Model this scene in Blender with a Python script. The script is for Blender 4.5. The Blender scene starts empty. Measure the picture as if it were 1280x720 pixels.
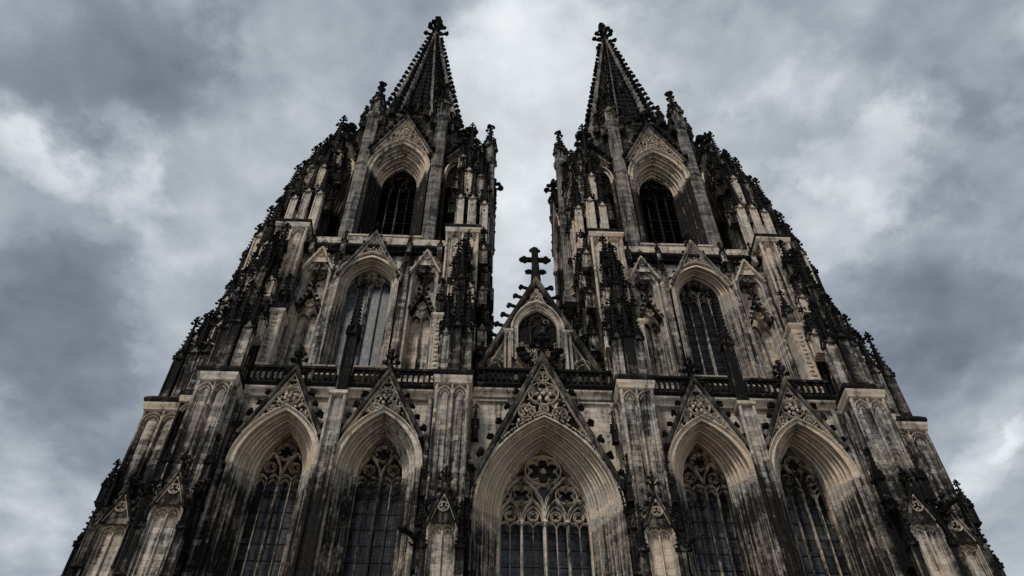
import bpy, math, random
from mathutils import Vector, Matrix

SC = bpy.context.scene
COL = SC.collection
PI = math.pi
R = math.radians

# ------------------------------------------------------------------ camera
def make_camera():
    cd = bpy.data.cameras.new('camera')
    cd.sensor_width = 36.0
    cd.lens = 1097.16 / 1280 * 36
    cd.clip_start = 0.1
    cd.clip_end = 5000
    cam = bpy.data.objects.new('camera', cd)
    COL.objects.link(cam)
    pitch, yaw, roll = 0.882611, 0.0405033, -0.00138507
    F = Vector((math.sin(yaw) * math.cos(pitch), math.cos(yaw) * math.cos(pitch), math.sin(pitch)))
    R0 = Vector((math.cos(yaw), -math.sin(yaw), 0))
    U0 = R0.cross(F)
    Rv = R0 * math.cos(roll) + U0 * math.sin(roll)
    Uv = -R0 * math.sin(roll) + U0 * math.cos(roll)
    m = Matrix(((Rv.x, Uv.x, -F.x, -4.1997), (Rv.y, Uv.y, -F.y, -47.0225), (Rv.z, Uv.z, -F.z, 1.7), (0, 0, 0, 1)))
    cam.matrix_world = m
    SC.camera = cam
make_camera()

# ------------------------------------------------------------------ node helper
class NT:
    def __init__(self, tree):
        self.t = tree; self.n = tree.nodes; self.l = tree.links
    def node(self, typ, **kw):
        n = self.n.new(typ)
        for k, v in kw.items():
            if k.startswith('i_'):
                n.inputs[k[2:]].default_value = v
            else:
                setattr(n, k, v)
        return n
    def link(self, a, b): self.l.new(a, b)
    def val(self, x, sock):
        if isinstance(x, (int, float)): sock.default_value = x
        else: self.link(x, sock)
    def math(self, op, a, b=0.0, c=0.0, clamp=False):
        n = self.n.new('ShaderNodeMath'); n.operation = op; n.use_clamp = clamp
        self.val(a, n.inputs[0]); self.val(b, n.inputs[1]); self.val(c, n.inputs[2])
        return n.outputs[0]
    def ramp(self, x, a, b, c=0.0, d=1.0):
        n = self.n.new('ShaderNodeMapRange'); n.interpolation_type = 'SMOOTHSTEP'
        self.val(x, n.inputs['Value'])
        for k, v in (('From Min', a), ('From Max', b), ('To Min', c), ('To Max', d)): self.val(v, n.inputs[k])
        return n.outputs[0]
    def mix(self, f, a, b, mode='MIX'):
        n = self.n.new('ShaderNodeMix'); n.data_type = 'RGBA'; n.blend_type = mode
        self.val(f, n.inputs[0])
        for s, x in ((n.inputs[6], a), (n.inputs[7], b)):
            if isinstance(x, tuple): s.default_value = (*x, 1) if len(x) == 3 else x
            else: self.link(x, s)
        return n.outputs[2]
    def xyz(self, v):
        n = self.n.new('ShaderNodeSeparateXYZ'); self.link(v, n.inputs[0]); return n.outputs
    def comb(self, x, y, z):
        n = self.n.new('ShaderNodeCombineXYZ')
        for i, q in enumerate((x, y, z)): self.val(q, n.inputs[i])
        return n.outputs[0]
    def noise(self, v, scale, detail=3, rough=0.5, dist=0.0):
        n = self.n.new('ShaderNodeTexNoise'); self.link(v, n.inputs['Vector'])
        n.inputs['Scale'].default_value = scale; n.inputs['Detail'].default_value = detail
        n.inputs['Roughness'].default_value = rough; n.inputs['Distortion'].default_value = dist
        return n.outputs['Fac']

# ------------------------------------------------------------------ sky and sun
SUN_EL, SUN_AZ = R(52), R(-150)       # azimuth measured from +y towards +x: the sun is behind the camera, a little left
def make_world():
    w = bpy.data.worlds.new('World'); SC.world = w; w.use_nodes = True
    t = NT(w.node_tree); t.n.clear()
    out = t.node('ShaderNodeOutputWorld'); bg = t.node('ShaderNodeBackground'); bg.inputs['Strength'].default_value = 0.1
    t.link(bg.outputs[0], out.inputs[0])
    sky = t.node('ShaderNodeTexSky', sky_type='NISHITA'); sky.sun_disc = False
    sky.sun_elevation = SUN_EL; sky.sun_rotation = SUN_AZ
    tc = t.node('ShaderNodeTexCoord')
    d = t.node('ShaderNodeVectorMath', operation='NORMALIZE'); t.link(tc.outputs['Generated'], d.inputs[0])
    x, y, z = t.xyz(d.outputs[0])
    zz = t.math('ADD', t.math('MAXIMUM', z, 0.0), 0.12)
    p = t.comb(t.math('DIVIDE', x, zz), t.math('DIVIDE', y, zz), 0.0)   # the cloud deck seen in perspective
    big = t.noise(p, 1.9, 3, 0.5, 0.1)
    mid = t.noise(p, 4.6, 8, 0.52, 0.1)
    fine = t.noise(p, 13.0, 7, 0.55, 0.05)
    v = t.math('ADD', t.math('MULTIPLY', t.math('SUBTRACT', big, 0.5), 0.55), t.math('MULTIPLY', t.math('SUBTRACT', mid, 0.5), 0.75))
    v = t.math('ADD', v, t.math('MULTIPLY', t.math('SUBTRACT', fine, 0.5), 0.42))
    # the breaks and banks of the cloud deck have billowed outlines: their places are warped by noise
    wn = t.node('ShaderNodeTexNoise'); t.link(p, wn.inputs['Vector']); wn.inputs['Scale'].default_value = 4.2; wn.inputs['Detail'].default_value = 7; wn.inputs['Roughness'].default_value = 0.6
    wr, wg, _ = t.xyz(wn.outputs['Color'])
    px, py, _ = t.xyz(p)
    px = t.math('ADD', px, t.math('MULTIPLY', t.math('SUBTRACT', wr, 0.5), 0.42)); py = t.math('ADD', py, t.math('MULTIPLY', t.math('SUBTRACT', wg, 0.5), 0.42))
    for (cx, cy, r, a) in CLOUDS:      # thin (bright) and thick (dark) places of the cloud deck
        dx = t.math('SUBTRACT', px, cx); dy = t.math('SUBTRACT', py, cy)
        q = t.math('ADD', t.math('MULTIPLY', dx, dx), t.math('MULTIPLY', dy, dy))
        e = t.ramp(q, 1.6 * r * r, 0.1 * r * r)
        v = t.math('ADD', v, t.math('MULTIPLY', e, a))
    v = t.math('ADD', v, 0.5)
    cr = t.node('ShaderNodeValToRGB'); t.link(v, cr.inputs[0])
    el = cr.color_ramp.elements
    stops = [(0.0, (0.10, 0.122, 0.150)), (0.30, (0.180, 0.212, 0.250)), (0.55, (0.325, 0.358, 0.395)), (0.78, (0.50, 0.53, 0.56)), (1.0, (0.66, 0.685, 0.705))]
    el[0].position = 0; el[1].position = 1
    for s, c in stops[1:-1]: el.new(s)
    for e, (s, c) in zip(sorted(el, key=lambda q: q.position), stops): e.color = (*[7.5 * q for q in c], 1)
    c = t.mix(0.97, sky.outputs[0], cr.outputs[0])
    t.link(c, bg.inputs['Color'])
CLOUDS = []
def sky_lobe(px, py, rpx, amp):
    """a patch of the cloud deck, given by the direction it is seen in (photo pixels) and its angular size"""
    m = SC.camera.matrix_world.to_3x3()
    def deck(px, py):
        v = (m @ Vector(((px - 640) / 1097.16, -(py - 360) / 1097.16, -1))).normalized()
        return v.x / (v.z + 0.12), v.y / (v.z + 0.12)
    a = deck(px, py); b = deck(px + rpx, py)
    CLOUDS.append((a[0], a[1], math.hypot(a[0] - b[0], a[1] - b[1]), amp))
for l in ((665, 130, 130, .3), (690, 30, 90, .1), (640, 290, 100, .24), (640, 400, 70, .12), (380, 60, 120, .08), (120, 215, 80, .16), (170, 265, 60, .14), (30, 215, 50, .16), (210, 330, 60, .12),
          (880, 70, 90, .12), (960, 120, 70, .14), (1065, 235, 70, .18), (1040, 310, 60, .16), (1150, 190, 60, .1), (1240, 590, 60, .16), (1275, 545, 40, .22), (1200, 640, 60, .08),
          (100, 60, 150, -.3), (260, 120, 90, -.1), (1210, 60, 140, -.22), (1230, 190, 90, -.12), (80, 430, 120, -.26), (130, 560, 90, -.16), (1190, 400, 110, -.2), (1100, 480, 80, -.1), (20, 660, 70, .1), (520, 60, 60, -.05)):
    sky_lobe(*l)
make_world()
sd = bpy.data.lights.new('sun', 'SUN'); sd.energy = 1.5; sd.angle = R(11); sd.color = (1.0, 0.95, 0.88)
so = bpy.data.objects.new('sun', sd); COL.objects.link(so)
sv = Vector((math.sin(SUN_AZ) * math.cos(SUN_EL), math.cos(SUN_AZ) * math.cos(SUN_EL), math.sin(SUN_EL)))
so.rotation_euler = (-sv).to_track_quat('-Z', 'Y').to_euler(); so.location = (-40, -60, 90)
SC.view_settings.view_transform = 'Standard'; SC.view_settings.look = 'None'
SC.view_settings.exposure = 0.82; SC.view_settings.gamma = 1.0; SC.view_settings.use_curve_mapping = False

# ------------------------------------------------------------------ materials
def stone(name, pale, dark, soot, block=1.0, bump=0.5, sx=1.7):
    m = bpy.data.materials.new(name); m.use_nodes = True
    t = NT(m.node_tree); b = t.n['Principled BSDF']
    geo = t.node('ShaderNodeNewGeometry'); P = geo.outputs['Position']
    x, y, z = t.xyz(P)
    br = t.node('ShaderNodeTexBrick'); t.link(t.comb(t.math('ADD', x, y), z, 0.0), br.inputs['Vector'])
    br.inputs['Scale'].default_value = 1.0; br.inputs['Brick Width'].default_value = 1.15; br.inputs['Row Height'].default_value = 0.46
    br.inputs['Mortar Size'].default_value = 0.022; br.inputs['Mortar Smooth'].default_value = 0.4; br.inputs['Bias'].default_value = 0.0
    br.inputs['Color1'].default_value = (0.55, 0.55, 0.55, 1); br.inputs['Color2'].default_value = (1.3, 1.3, 1.3, 1)
    br.inputs['Mortar'].default_value = (0.45, 0.45, 0.45, 1)
    n1 = t.noise(P, 0.23, 4, 0.55); n3 = t.noise(P, 3.1, 5, 0.65); n4 = t.noise(P, 11.0, 4, 0.6)
    sv = t.comb(t.math('MULTIPLY', x, sx), t.math('MULTIPLY', y, sx), t.math('MULTIPLY', z, 0.16))
    n2 = t.noise(sv, 1.0, 4, 0.6)
    at = t.node('ShaderNodeAttribute', attribute_name='soot')
    bl = t.xyz(br.outputs['Color'])[0]
    s = t.math('ADD', at.outputs['Fac'], soot)
    s = t.math('ADD', s, t.math('MULTIPLY', t.math('SUBTRACT', n1, 0.5), 1.1))
    s = t.math('ADD', s, t.math('MULTIPLY', t.math('SUBTRACT', n2, 0.5), 1.9))
    s = t.math('ADD', s, t.math('MULTIPLY', t.math('SUBTRACT', n3, 0.5), 0.9))
    s = t.math('ADD', s, t.math('MULTIPLY', t.math('SUBTRACT', 0.9, bl), 0.25 * block))
    f = t.ramp(s, 0.15, 0.85)
    bw = t.mix(0.75 * block, (1, 1, 1), br.outputs['Color'])
    pc = t.mix(1.0, pale, bw, 'MULTIPLY')
    tint = t.mix(t.ramp(n1, 0.35, 0.65), (1.06, 0.98, 0.90), (0.96, 1.0, 1.03))
    pc = t.mix(1.0, pc, tint, 'MULTIPLY')
    g = t.ramp(n4, 0.2, 0.8, 0.75, 1.2)
    pc = t.mix(1.0, pc, t.comb(g, g, g), 'MULTIPLY')
    dk = t.mix(1.0, dark, t.comb(t.ramp(n3, 0.25, 0.75, 0.5, 1.7), t.ramp(n3, 0.25, 0.75, 0.5, 1.65), t.ramp(n3, 0.25, 0.75, 0.5, 1.6)), 'MULTIPLY')
    t.link(t.mix(f, pc, dk), b.inputs['Base Color'])
    b.inputs['Roughness'].default_value = 0.9
    b.inputs['Specular IOR Level'].default_value = 0.06
    h = t.math('ADD', t.math('MULTIPLY', br.outputs['Fac'], -0.8 * block), t.math('ADD', t.math('MULTIPLY', n3, 0.9), t.math('MULTIPLY', n4, 0.5)))
    bp = t.node('ShaderNodeBump'); bp.inputs['Strength'].default_value = bump; bp.inputs['Distance'].default_value = 0.09
    t.link(h, bp.inputs['Height']); t.link(bp.outputs[0], b.inputs['Normal'])
    return m

def glass(name, base, var, rough, sx, sz, spec=0.4):
    m = bpy.data.materials.new(name); m.use_nodes = True
    t = NT(m.node_tree); b = t.n['Principled BSDF']
    geo = t.node('ShaderNodeNewGeometry'); x, y, z = t.xyz(geo.outputs['Position'])
    br = t.node('ShaderNodeTexBrick'); t.link(t.comb(x, z, 0.0), br.inputs['Vector'])
    br.offset = 0.5; br.inputs['Scale'].default_value = 1.0
    br.inputs['Brick Width'].default_value = sx; br.inputs['Row Height'].default_value = sz
    br.inputs['Mortar Size'].default_value = 0.035; br.inputs['Mortar Smooth'].default_value = 0.2
    br.inputs['Color1'].default_value = (*[q * (1 - var) for q in base], 1); br.inputs['Color2'].default_value = (*[q * (1 + var) for q in base], 1)
    br.inputs['Mortar'].default_value = (0.006, 0.006, 0.007, 1)
    n = t.noise(geo.outputs['Position'], 2.2, 4, 0.6)
    g = t.ramp(n, 0.3, 0.7, 0.45, 1.3)
    t.link(t.mix(1.0, br.outputs['Color'], t.comb(g, g, g), 'MULTIPLY'), b.inputs['Base Color'])
    b.inputs['Roughness'].default_value = rough; b.inputs['Specular IOR Level'].default_value = spec
    bp = t.node('ShaderNodeBump'); bp.inputs['Strength'].default_value = 0.25; bp.inputs['Distance'].default_value = 0.03
    t.link(n, bp.inputs['Height']); t.link(bp.outputs[0], b.inputs['Normal'])
    return m

PALE_C = (0.48, 0.425, 0.36); GREY_C = (0.34, 0.32, 0.295); SOOT_C = (0.012, 0.0115, 0.011)
M = {
    'pale':  stone('pale_sandstone', PALE_C, SOOT_C, 0.26, 0.6, 0.5, 2.4),
    'jamb':  stone('jamb_stone', (0.36, 0.33, 0.295), (0.012, 0.0115, 0.011), 0.26, 0.6, 0.5, 4.6),
    'arch':  stone('moulded_sandstone', (0.52, 0.45, 0.37), (0.02, 0.018, 0.016), 0.18, 0.5, 0.4, 3.0),
    'grey':  stone('weathered_stone', GREY_C, SOOT_C, 0.56, 1.0, 0.5, 2.6),
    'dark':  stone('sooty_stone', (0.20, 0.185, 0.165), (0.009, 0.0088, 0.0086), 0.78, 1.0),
    'black': stone('blackened_stone', (0.13, 0.122, 0.115), (0.007, 0.007, 0.0073), 0.92, 0.5),
    'rib':   stone('grey_rib_stone', (0.20, 0.19, 0.18), (0.022, 0.022, 0.022), 0.46, 1.0),
    'coping': stone('coping_stone', (0.13, 0.118, 0.102), (0.012, 0.0115, 0.011), 0.6, 0.6),
    'glass': glass('leaded_glass', (0.042, 0.045, 0.05), 0.55, 0.2, 0.78, 0.62),
    'darkglass': glass('dark_glass', (0.008, 0.009, 0.011), 0.5, 0.25, 0.78, 0.62, 0.12),
    'paleglass': glass('dusty_glass', (0.062, 0.07, 0.077), 0.35, 0.4, 0.55, 0.8, 0.2),
    'void':  stone('dark_interior', (0.012, 0.012, 0.012), (0.004, 0.004, 0.004), 0.7, 0.6),  # near-black colour stands in for the shade of unlit insides
    'slate': stone('slate_roof', (0.06, 0.063, 0.068), (0.03, 0.03, 0.032), 0.4, 1.0),
}
def paving():
    m = bpy.data.materials.new('plaza_paving'); m.use_nodes = True
    t = NT(m.node_tree); b = t.n['Principled BSDF']
    geo = t.node('ShaderNodeNewGeometry')
    br = t.node('ShaderNodeTexBrick'); t.link(geo.outputs['Position'], br.inputs['Vector'])
    br.inputs['Scale'].default_value = 1.0; br.inputs['Brick Width'].default_value = 0.9; br.inputs['Row Height'].default_value = 0.6
    br.inputs['Mortar Size'].default_value = 0.012
    br.inputs['Color1'].default_value = (0.26, 0.24, 0.215, 1); br.inputs['Color2'].default_value = (0.33, 0.305, 0.27, 1); br.inputs['Mortar'].default_value = (0.1, 0.1, 0.1, 1)
    t.link(br.outputs['Color'], b.inputs['Base Color']); b.inputs['Roughness'].default_value = 0.8
    return m

# ------------------------------------------------------------------ mesh builder
ICO = []
_g = (1 + 5 ** .5) / 2
for a in (-1, 1):
    for b_ in (-_g, _g): ICO += [(0, a, b_), (a, b_, 0), (b_, 0, a)]
ICO = [Vector(v).normalized() for v in ICO]
def _ico_faces():
    fs = []
    n = 12
    for i in range(n):
        for j in range(i + 1, n):
            for k in range(j + 1, n):
                a, b, c = ICO[i], ICO[j], ICO[k]
                if (a - b).length < 1.1 and (b - c).length < 1.1 and (a - c).length < 1.1:
                    f = (i, j, k)
                    if (b - a).cross(c - a).dot(a) < 0: f = (i, k, j)
                    fs.append(f)
    return fs
ICOF = _ico_faces()
rnd = random.Random(7)
SIDE = [1]            # +1: builds at +x, -1: mirrored to -x

class MB:
    def __init__(self): self.v = []; self.f = []; self.marks = []
    def add(self, vs, fs):
        o = len(self.v); self.v += [tuple(q) for q in vs]; self.f += [tuple(i + o for i in f) for f in fs]
        return o
    def box(self, x0, x1, y0, y1, z0, z1):
        self.add([(x0, y0, z0), (x1, y0, z0), (x1, y1, z0), (x0, y1, z0), (x0, y0, z1), (x1, y0, z1), (x1, y1, z1), (x0, y1, z1)],
                 [(0, 3, 2, 1), (4, 5, 6, 7), (0, 1, 5, 4), (1, 2, 6, 5), (2, 3, 7, 6), (3, 0, 4, 7)])
    def loft(self, rings, cap0=True, cap1=True):
        n = len(rings[0]); o = len(self.v)
        for r in rings: self.v += [tuple(q) for q in r]
        for k in range(len(rings) - 1):
            for i in range(n):
                j = (i + 1) % n
                self.f.append((o + k * n + i, o + k * n + j, o + (k + 1) * n + j, o + (k + 1) * n + i))
        if cap0: self.f.append(tuple(o + i for i in reversed(range(n))))
        if cap1: self.f.append(tuple(o + (len(rings) - 1) * n + i for i in range(n)))
    def extrude(self, poly, z0, z1, steps=1):
        self.loft([[(x, y, z0 + (z1 - z0) * k / steps) for x, y in poly] for k in range(steps + 1)])
    def rects(self, x0, x1, y0, y1, prof):          # prof: (z, outward offset)
        self.loft([[(x0 - o, y0 - o, z), (x1 + o, y0 - o, z), (x1 + o, y1 + o, z), (x0 - o, y1 + o, z)] for z, o in prof])
    def ngon(self, cx, cy, n, prof, a0=0.0):        # prof: (z, radius)
        self.loft([[(cx + r * math.cos(a0 + 2 * PI * i / n), cy + r * math.sin(a0 + 2 * PI * i / n), z) for i in range(n)] for z, r in prof])
    def grid(self, rows):
        n = len(rows[0]); o = len(self.v)
        for r in rows: self.v += [tuple(q) for q in r]
        for k in range(len(rows) - 1):
            for i in range(n - 1):
                self.f.append((o + k * n + i, o + k * n + i + 1, o + (k + 1) * n + i + 1, o + (k + 1) * n + i))
    def tube(self, pts, r, n=6, r1=None, cap=True):
        pts = [Vector(p) for p in pts]; rings = []
        up = None
        for i, p in enumerate(pts):
            d = (pts[min(i + 1, len(pts) - 1)] - pts[max(i - 1, 0)]).normalized()
            if up is None:
                up = Vector((0, 0, 1)) if abs(d.z) < 0.9 else Vector((0, 1, 0))
            a = d.cross(up).normalized(); up = a.cross(d).normalized()
            rr = r if r1 is None else r + (r1 - r) * i / (len(pts) - 1)
            rings.append([p + (a * math.cos(2 * PI * k / n) + up * math.sin(2 * PI * k / n)) * rr for k in range(n)])
        self.loft(rings, cap, cap)
    def bar(self, pts, y, w, d, closed=False):
        """moulded tracery bar along a path in the x-z plane, ridge towards -y"""
        n = len(pts); rings = []
        for i, (px, pz) in enumerate(pts):
            if closed: a, b = pts[i - 1], pts[(i + 1) % n]
            else: a, b = pts[max(i - 1, 0)], pts[min(i + 1, n - 1)]
            dx, dz = b[0] - a[0], b[1] - a[1]; L = math.hypot(dx, dz) or 1
            nx, nz = -dz / L, dx / L
            rings.append([(px + nx * w / 2 * q, y + e * d, pz + nz * w / 2 * q) for q, e in ((-1, 1), (-1, .45), (-.35, 0), (.35, 0), (1, .45), (1, 1))])
        if closed: rings.append(rings[0])
        self.loft(rings, not closed, not closed)
    def circle(self, cx, cz, r, y, w, d, n=14):
        self.bar([(cx + r * math.cos(2 * PI * i / n), cz + r * math.sin(2 * PI * i / n)) for i in range(n)], y, w, d, True)
    def foil(self, cx, cz, r, y, w, d, k=4, a0=0.0, m=6):
        """a ring with k foils inside"""
        self.circle(cx, cz, r, y, w, d, max(12, 4 * k))
        q = math.sin(PI / k); fr = (r * .93) * q / (1 + q); fd = r * .93 - fr
        pts = []
        span = PI / 2 + PI / k
        for i in range(k):
            a = a0 + 2 * PI * i / k
            for j in range(m + 1):
                b = a - span * .93 + 2 * span * .93 * j / m
                pts.append((cx + fd * math.cos(a) + fr * math.cos(b), cz + fd * math.sin(a) + fr * math.sin(b)))
        self.bar(pts, y + d * .25, w * .7, d * .75, True)
    def blob(self, p, r, sq=(1, 1, 1), jit=.25, g=None):
        g = g or rnd; p = Vector(p)
        self.add([p + Vector((v.x * r * sq[0], v.y * r * sq[1], v.z * r * sq[2])) * (1 + g.uniform(-jit, jit)) for v in ICO], ICOF)
    def crocket(self, p, out, s):
        """curled leaf knob on a short stalk"""
        p = Vector(p); out = Vector(out).normalized(); up = Vector((0, 0, 1))
        a = p - out * s * .2; c = p + out * s * .34 + up * s * .18
        self.tube([a, p + out * s * .3, c], s * .32, 4, s * .26, True)
        self.blob(p + out * s * .12, s * .27, (1, 1, 1.1), .3)
        self.blob(c, s * .4, (1, 1, .85), .35)
        self.blob(c + out * s * .2 - up * s * .34, s * .26, (1, 1, 1), .35)
        tg = out.cross(Vector((0, 1, 0) if abs(out.y) < .7 else (1, 0, 0))).normalized() * s * rnd.choice((-.3, .3))
        self.blob(c + tg + out * s * .1, s * .24, (1, 1, .8), .4)
    def finial(self, p, h, w):
        """fleuron: stem, two rings of leaf knobs, bud"""
        x, y, z = p
        self.ngon(x, y, 6, [(z, w * .16), (z + h * .9, w * .09)])
        for zz, rr, k in ((.34, 1.0, .30), (.66, .66, .24)):
            for i in range(4):
                a = PI / 4 * 0 + PI / 2 * i
                c, s = math.cos(a), math.sin(a)
                self.tube([(x, y, z + h * (zz - .10)), (x + c * w * .5 * rr * .8, y + s * w * .5 * rr * .8, z + h * zz)], w * .10, 4)
                self.blob((x + c * w * .5 * rr, y + s * w * .5 * rr, z + h * zz + w * .04), w * .5 * k * 1.6, (1, 1, .85), .25)
            self.blob((x, y, z + h * (zz - .02)), w * .2, (1, 1, .8), .15)
        self.blob((x, y, z + h * .93), w * .2, (1, 1, 1.3), .2)
    def mark(self, mat):
        """faces added from here on use another material"""
        self.marks.append((len(self.f), mat))
    def finish(self, me, mat):
        me.materials.append(M[mat] if isinstance(mat, str) else mat)
        for i, (f0, m2) in enumerate(self.marks):
            f1 = self.marks[i + 1][0] if i + 1 < len(self.marks) else len(self.f)
            me.materials.append(M[m2])
            for k in range(f0, min(f1, len(me.polygons))): me.polygons[k].material_index = i + 1
    def setsoot(self, fn):
        self.fn = fn
    def build(self, name, mat, parent=None, mirror=True, loc=None):
        s = SIDE[0] if mirror else 1
        me = bpy.data.meshes.new(name)
        vs = self.v if s == 1 else [(-x, y, z) for x, y, z in self.v]
        fs = self.f if s == 1 else [tuple(reversed(f)) for f in self.f]
        me.from_pydata(vs, [], fs); me.update()
        self.finish(me, mat)
        if hasattr(self, 'fn'):
            at = me.attributes.new('soot', 'FLOAT', 'POINT')
            at.data.foreach_set('value', [self.fn(*v) for v in vs[:len(me.vertices)]])
        return place(me, name, parent, loc)

ORIGIN = {}
def root_of(o):
    while o.parent: o = o.parent
    return o
def place(me, name, parent=None, loc=None, rz=0.0, sc=1.0):
    """link a mesh; loc is a world position (mesh in its own frame) or None (mesh in world coordinates)"""
    o = bpy.data.objects.new(name, me); COL.objects.link(o)
    w = Vector(loc) if loc is not None else Vector((0, 0, 0))
    mw = Matrix.Translation(w) @ Matrix.Rotation(rz, 4, 'Z') @ Matrix.Scale(sc, 4)
    if parent:
        o.parent = parent
        q = WORLD[parent.name].inverted() @ mw
        o.matrix_parent_inverse = Matrix.Identity(4)
        o.matrix_basis = q
    else: o.matrix_basis = mw
    WORLD[o.name] = mw
    return o
WORLD = {}
def thing(name, loc, label, cat):
    o = bpy.data.objects.new(name, None); COL.objects.link(o); o.location = loc
    o.empty_display_size = 1
    o['label'] = label; o['category'] = cat
    WORLD[o.name] = Matrix.Translation(Vector(loc))
    return o

# ------------------------------------------------------------------ gothic vocabulary
def arch_pts(a, zs, h, n=12, z0=None, jn=1):
    """pointed arch from left springing over the apex to right springing; optional jambs down to z0"""
    Rr = (a * a + h * h) / (2 * a); c = Rr - a
    th = math.atan2(h, c) if c > 0 else math.atan2(h, c)
    left = []
    for i in range(n + 1):
        t = th * i / n
        left.append((c - Rr * math.cos(t), zs + Rr * math.sin(t)))
    pts = left + [(-x, z) for x, z in reversed(left[:-1])]
    if z0 is not None:
        js = [z0 + (zs - z0) * k / jn for k in range(jn)]
        pts = [(-a, z) for z in js] + pts + [(a, z) for z in reversed(js)]
    return pts

def archivolt(mb, cx, o, i, z0, rolls=7, depth=.5, n=14, jn=10, q=4):
    """splayed moulded arch; o and i = (half width, springing, rise, y) of the outer and the inner edge"""
    prof = []
    pat = [1.35, .55, 1.1, .4, .8, 1.3, .5, 1.0, .45, .9][:]
    ws = [pat[k % 10] for k in range(rolls)]; tot = sum(ws); t0 = 0
    for k, wk in enumerate(ws):
        wd = wk / tot
        big = wd * rolls
        for ph, e in ((0, -.75), (.13, .3), (.32, .88), (.5, 1.0), (.68, .88), (.87, .3)):
            prof.append((t0 + wd * ph, depth * big * e if ph or k else 0))
        t0 += wd
    prof.append((1.0, 0))
    wy = i[3] - o[3]; wa = o[0] - i[0]; L = math.hypot(wy, wa)
    rows = []
    for t, dsp in prof:
        dd = dsp * L / rolls
        tt = t - dd * wy / L / wa * .0
        a = o[0] + (i[0] - o[0]) * t - dd * wy / L
        zs = o[1] + (i[1] - o[1]) * t
        h = o[2] + (i[2] - o[2]) * t - dd * wy / L
        y = o[3] + wy * t - dd * wa / L
        rows.append([(cx + x, y, z) for x, z in arch_pts(max(a, .05), zs, max(h, .05), n, z0, jn)])
    lo = jn + 1
    mb.grid([r[jn:-jn] for r in rows])
    a, zs, h, y = i
    p = arch_pts(a, zs, h, n, z0, jn)
    mb.grid([[(cx + x, y, z) for x, z in p], [(cx + x, y + 1.2, z) for x, z in p]])
    mb.mark('jamb')
    mb.grid([r[:lo] for r in rows]); mb.grid([r[-lo:] for r in rows])

def wall_arch(mb, x0, x1, z0, z1, y, cx, a, zs, h, n=14):
    p = arch_pts(a, zs, h, n, z0)
    half = len(p) // 2
    L = p[:half + 1]; Rr = list(reversed(p[half:]))
    mb.grid([[(x0, y, z) for x, z in L], [(cx + x, y, z) for x, z in L]])
    mb.grid([[(cx + x, y, z) for x, z in Rr], [(x1, y, z) for x, z in Rr]])
    zt = zs + h
    mb.add([(x0, y, zt), (x1, y, zt), (x1, y, z1), (x0, y, z1), (cx, y, zt)], [(0, 4, 1, 2, 3)])

def tracery4(mb, cx, a, zs, h, z0, y, w=.2):
    """four lights in two pairs, a foiled circle over each pair and a large one on top"""
    d = .3
    mb.bar(arch_pts(a - .05, zs, h, 12, z0), y, w * .9, d)
    mb.bar([(cx * 0 + 0, z0), (0, zs + .1)], y - .06, w * 1.25, d + .1)
    for s in (-1, 1):
        c = s * a / 2
        sub = [(c + x, z) for x, z in arch_pts(a / 2, zs + .02, h * .56, 8)]
        mb.bar(sub, y - .04, w, d)
        mb.bar([(c, z0), (c, zs - .15)], y, w * .72, d)
        for e in (-1, 1):
            cc = c + e * a / 4
            mb.bar([(cc + x, z) for x, z in arch_pts(a / 4, zs - .25, a * .36, 6)], y, w * .62, d)
            mb.bar([(cc + x, z) for x, z in arch_pts(a / 6.5, zs - .42, a * .22, 5)], y + .05, w * .4, d * .7)
        mb.foil(c, zs + h * .25, a * .24, y, w * .26, d, 3, PI / 2)
    mb.foil(0, zs + h * .595, a * .40, y - .03, w * .34, d, 6, PI / 6)

def tracery2(mb, a, zs, h, z0, y, w=.2):
    """two wide lights, two round openings and a quatrefoil above them"""
    d = .3
    mb.bar(arch_pts(a - .05, zs, h, 12, z0), y, w, d)
    mb.bar([(0, z0), (0, zs + .6)], y - .06, w * 1.9, d + .1)
    for s in (-1, 1):
        c = s * a / 2
        mb.bar([(c + x, z) for x, z in arch_pts(a / 2, zs - .2, a * .85, 8)], y - .03, w, d)
        mb.bar([(c, z0), (c, zs + .9)], y + .1, w * .35, d)
        mb.circle(s * a * .33, zs + h * .46, a * .24, y, w * .8, d, 14)
    mb.foil(0, zs + h * .74, a * .2, y, w * .7, d, 4, 0)
def shift(mb, o0, dx):
    for k in range(o0, len(mb.v)):
        x, y, z = mb.v[k]; mb.v[k] = (x + dx, y, z)

def coping(mb, cx, az, half, bz, y0, y1, w=.45, cw=.0):
    """two raking stones of a gable; apex at az, feet at cx±half, bz"""
    L = math.hypot(half, az - bz); nx, nz = (az - bz) / L, half / L
    for s in (-1, 1):
        fx, fz = cx + s * half, bz
        ax, tz = cx, az
        ix, iz = -s * nx * w, -nz * w
        # outer edge foot->apex, inner edge; weathered front: bevel
        k = az - w / nz
        poly = [(fx, fz), (ax, tz), (ax, k), (fx + ix * 1.0, fz + iz)]
        ym = y0 + .12
        r0 = [(x, ym, z) for x, z in poly]; r1 = [(x, y1, z) for x, z in poly]
        mid = [(fx + ix * .25, fz + iz * .25), (ax, tz - .25 * w / nz), (ax, k + .25 * w / nz), (fx + ix * .75, fz + iz * .75)]
        r_ = [(x, y0, z) for x, z in mid]
        if s == -1: mb.loft([r_, r0, r1])
        else: mb.loft([list(reversed(q)) for q in (r_, r0, r1)])

def gable_crockets(mb, cx, az, half, bz, y, n, s, skip=.04):
    L = math.hypot(half, az - bz); nx, nz = (az - bz) / L, half / L
    for e in (-1, 1):
        for k in range(n):
            t = skip + (k + .5) / n * (.94 - skip)
            x = cx + e * half * (1 - t); z = bz + (az - bz) * t
            mb.crocket((x, y, z), (e * nx, 0, nz * .6), s * rnd.uniform(.85, 1.15))

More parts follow.
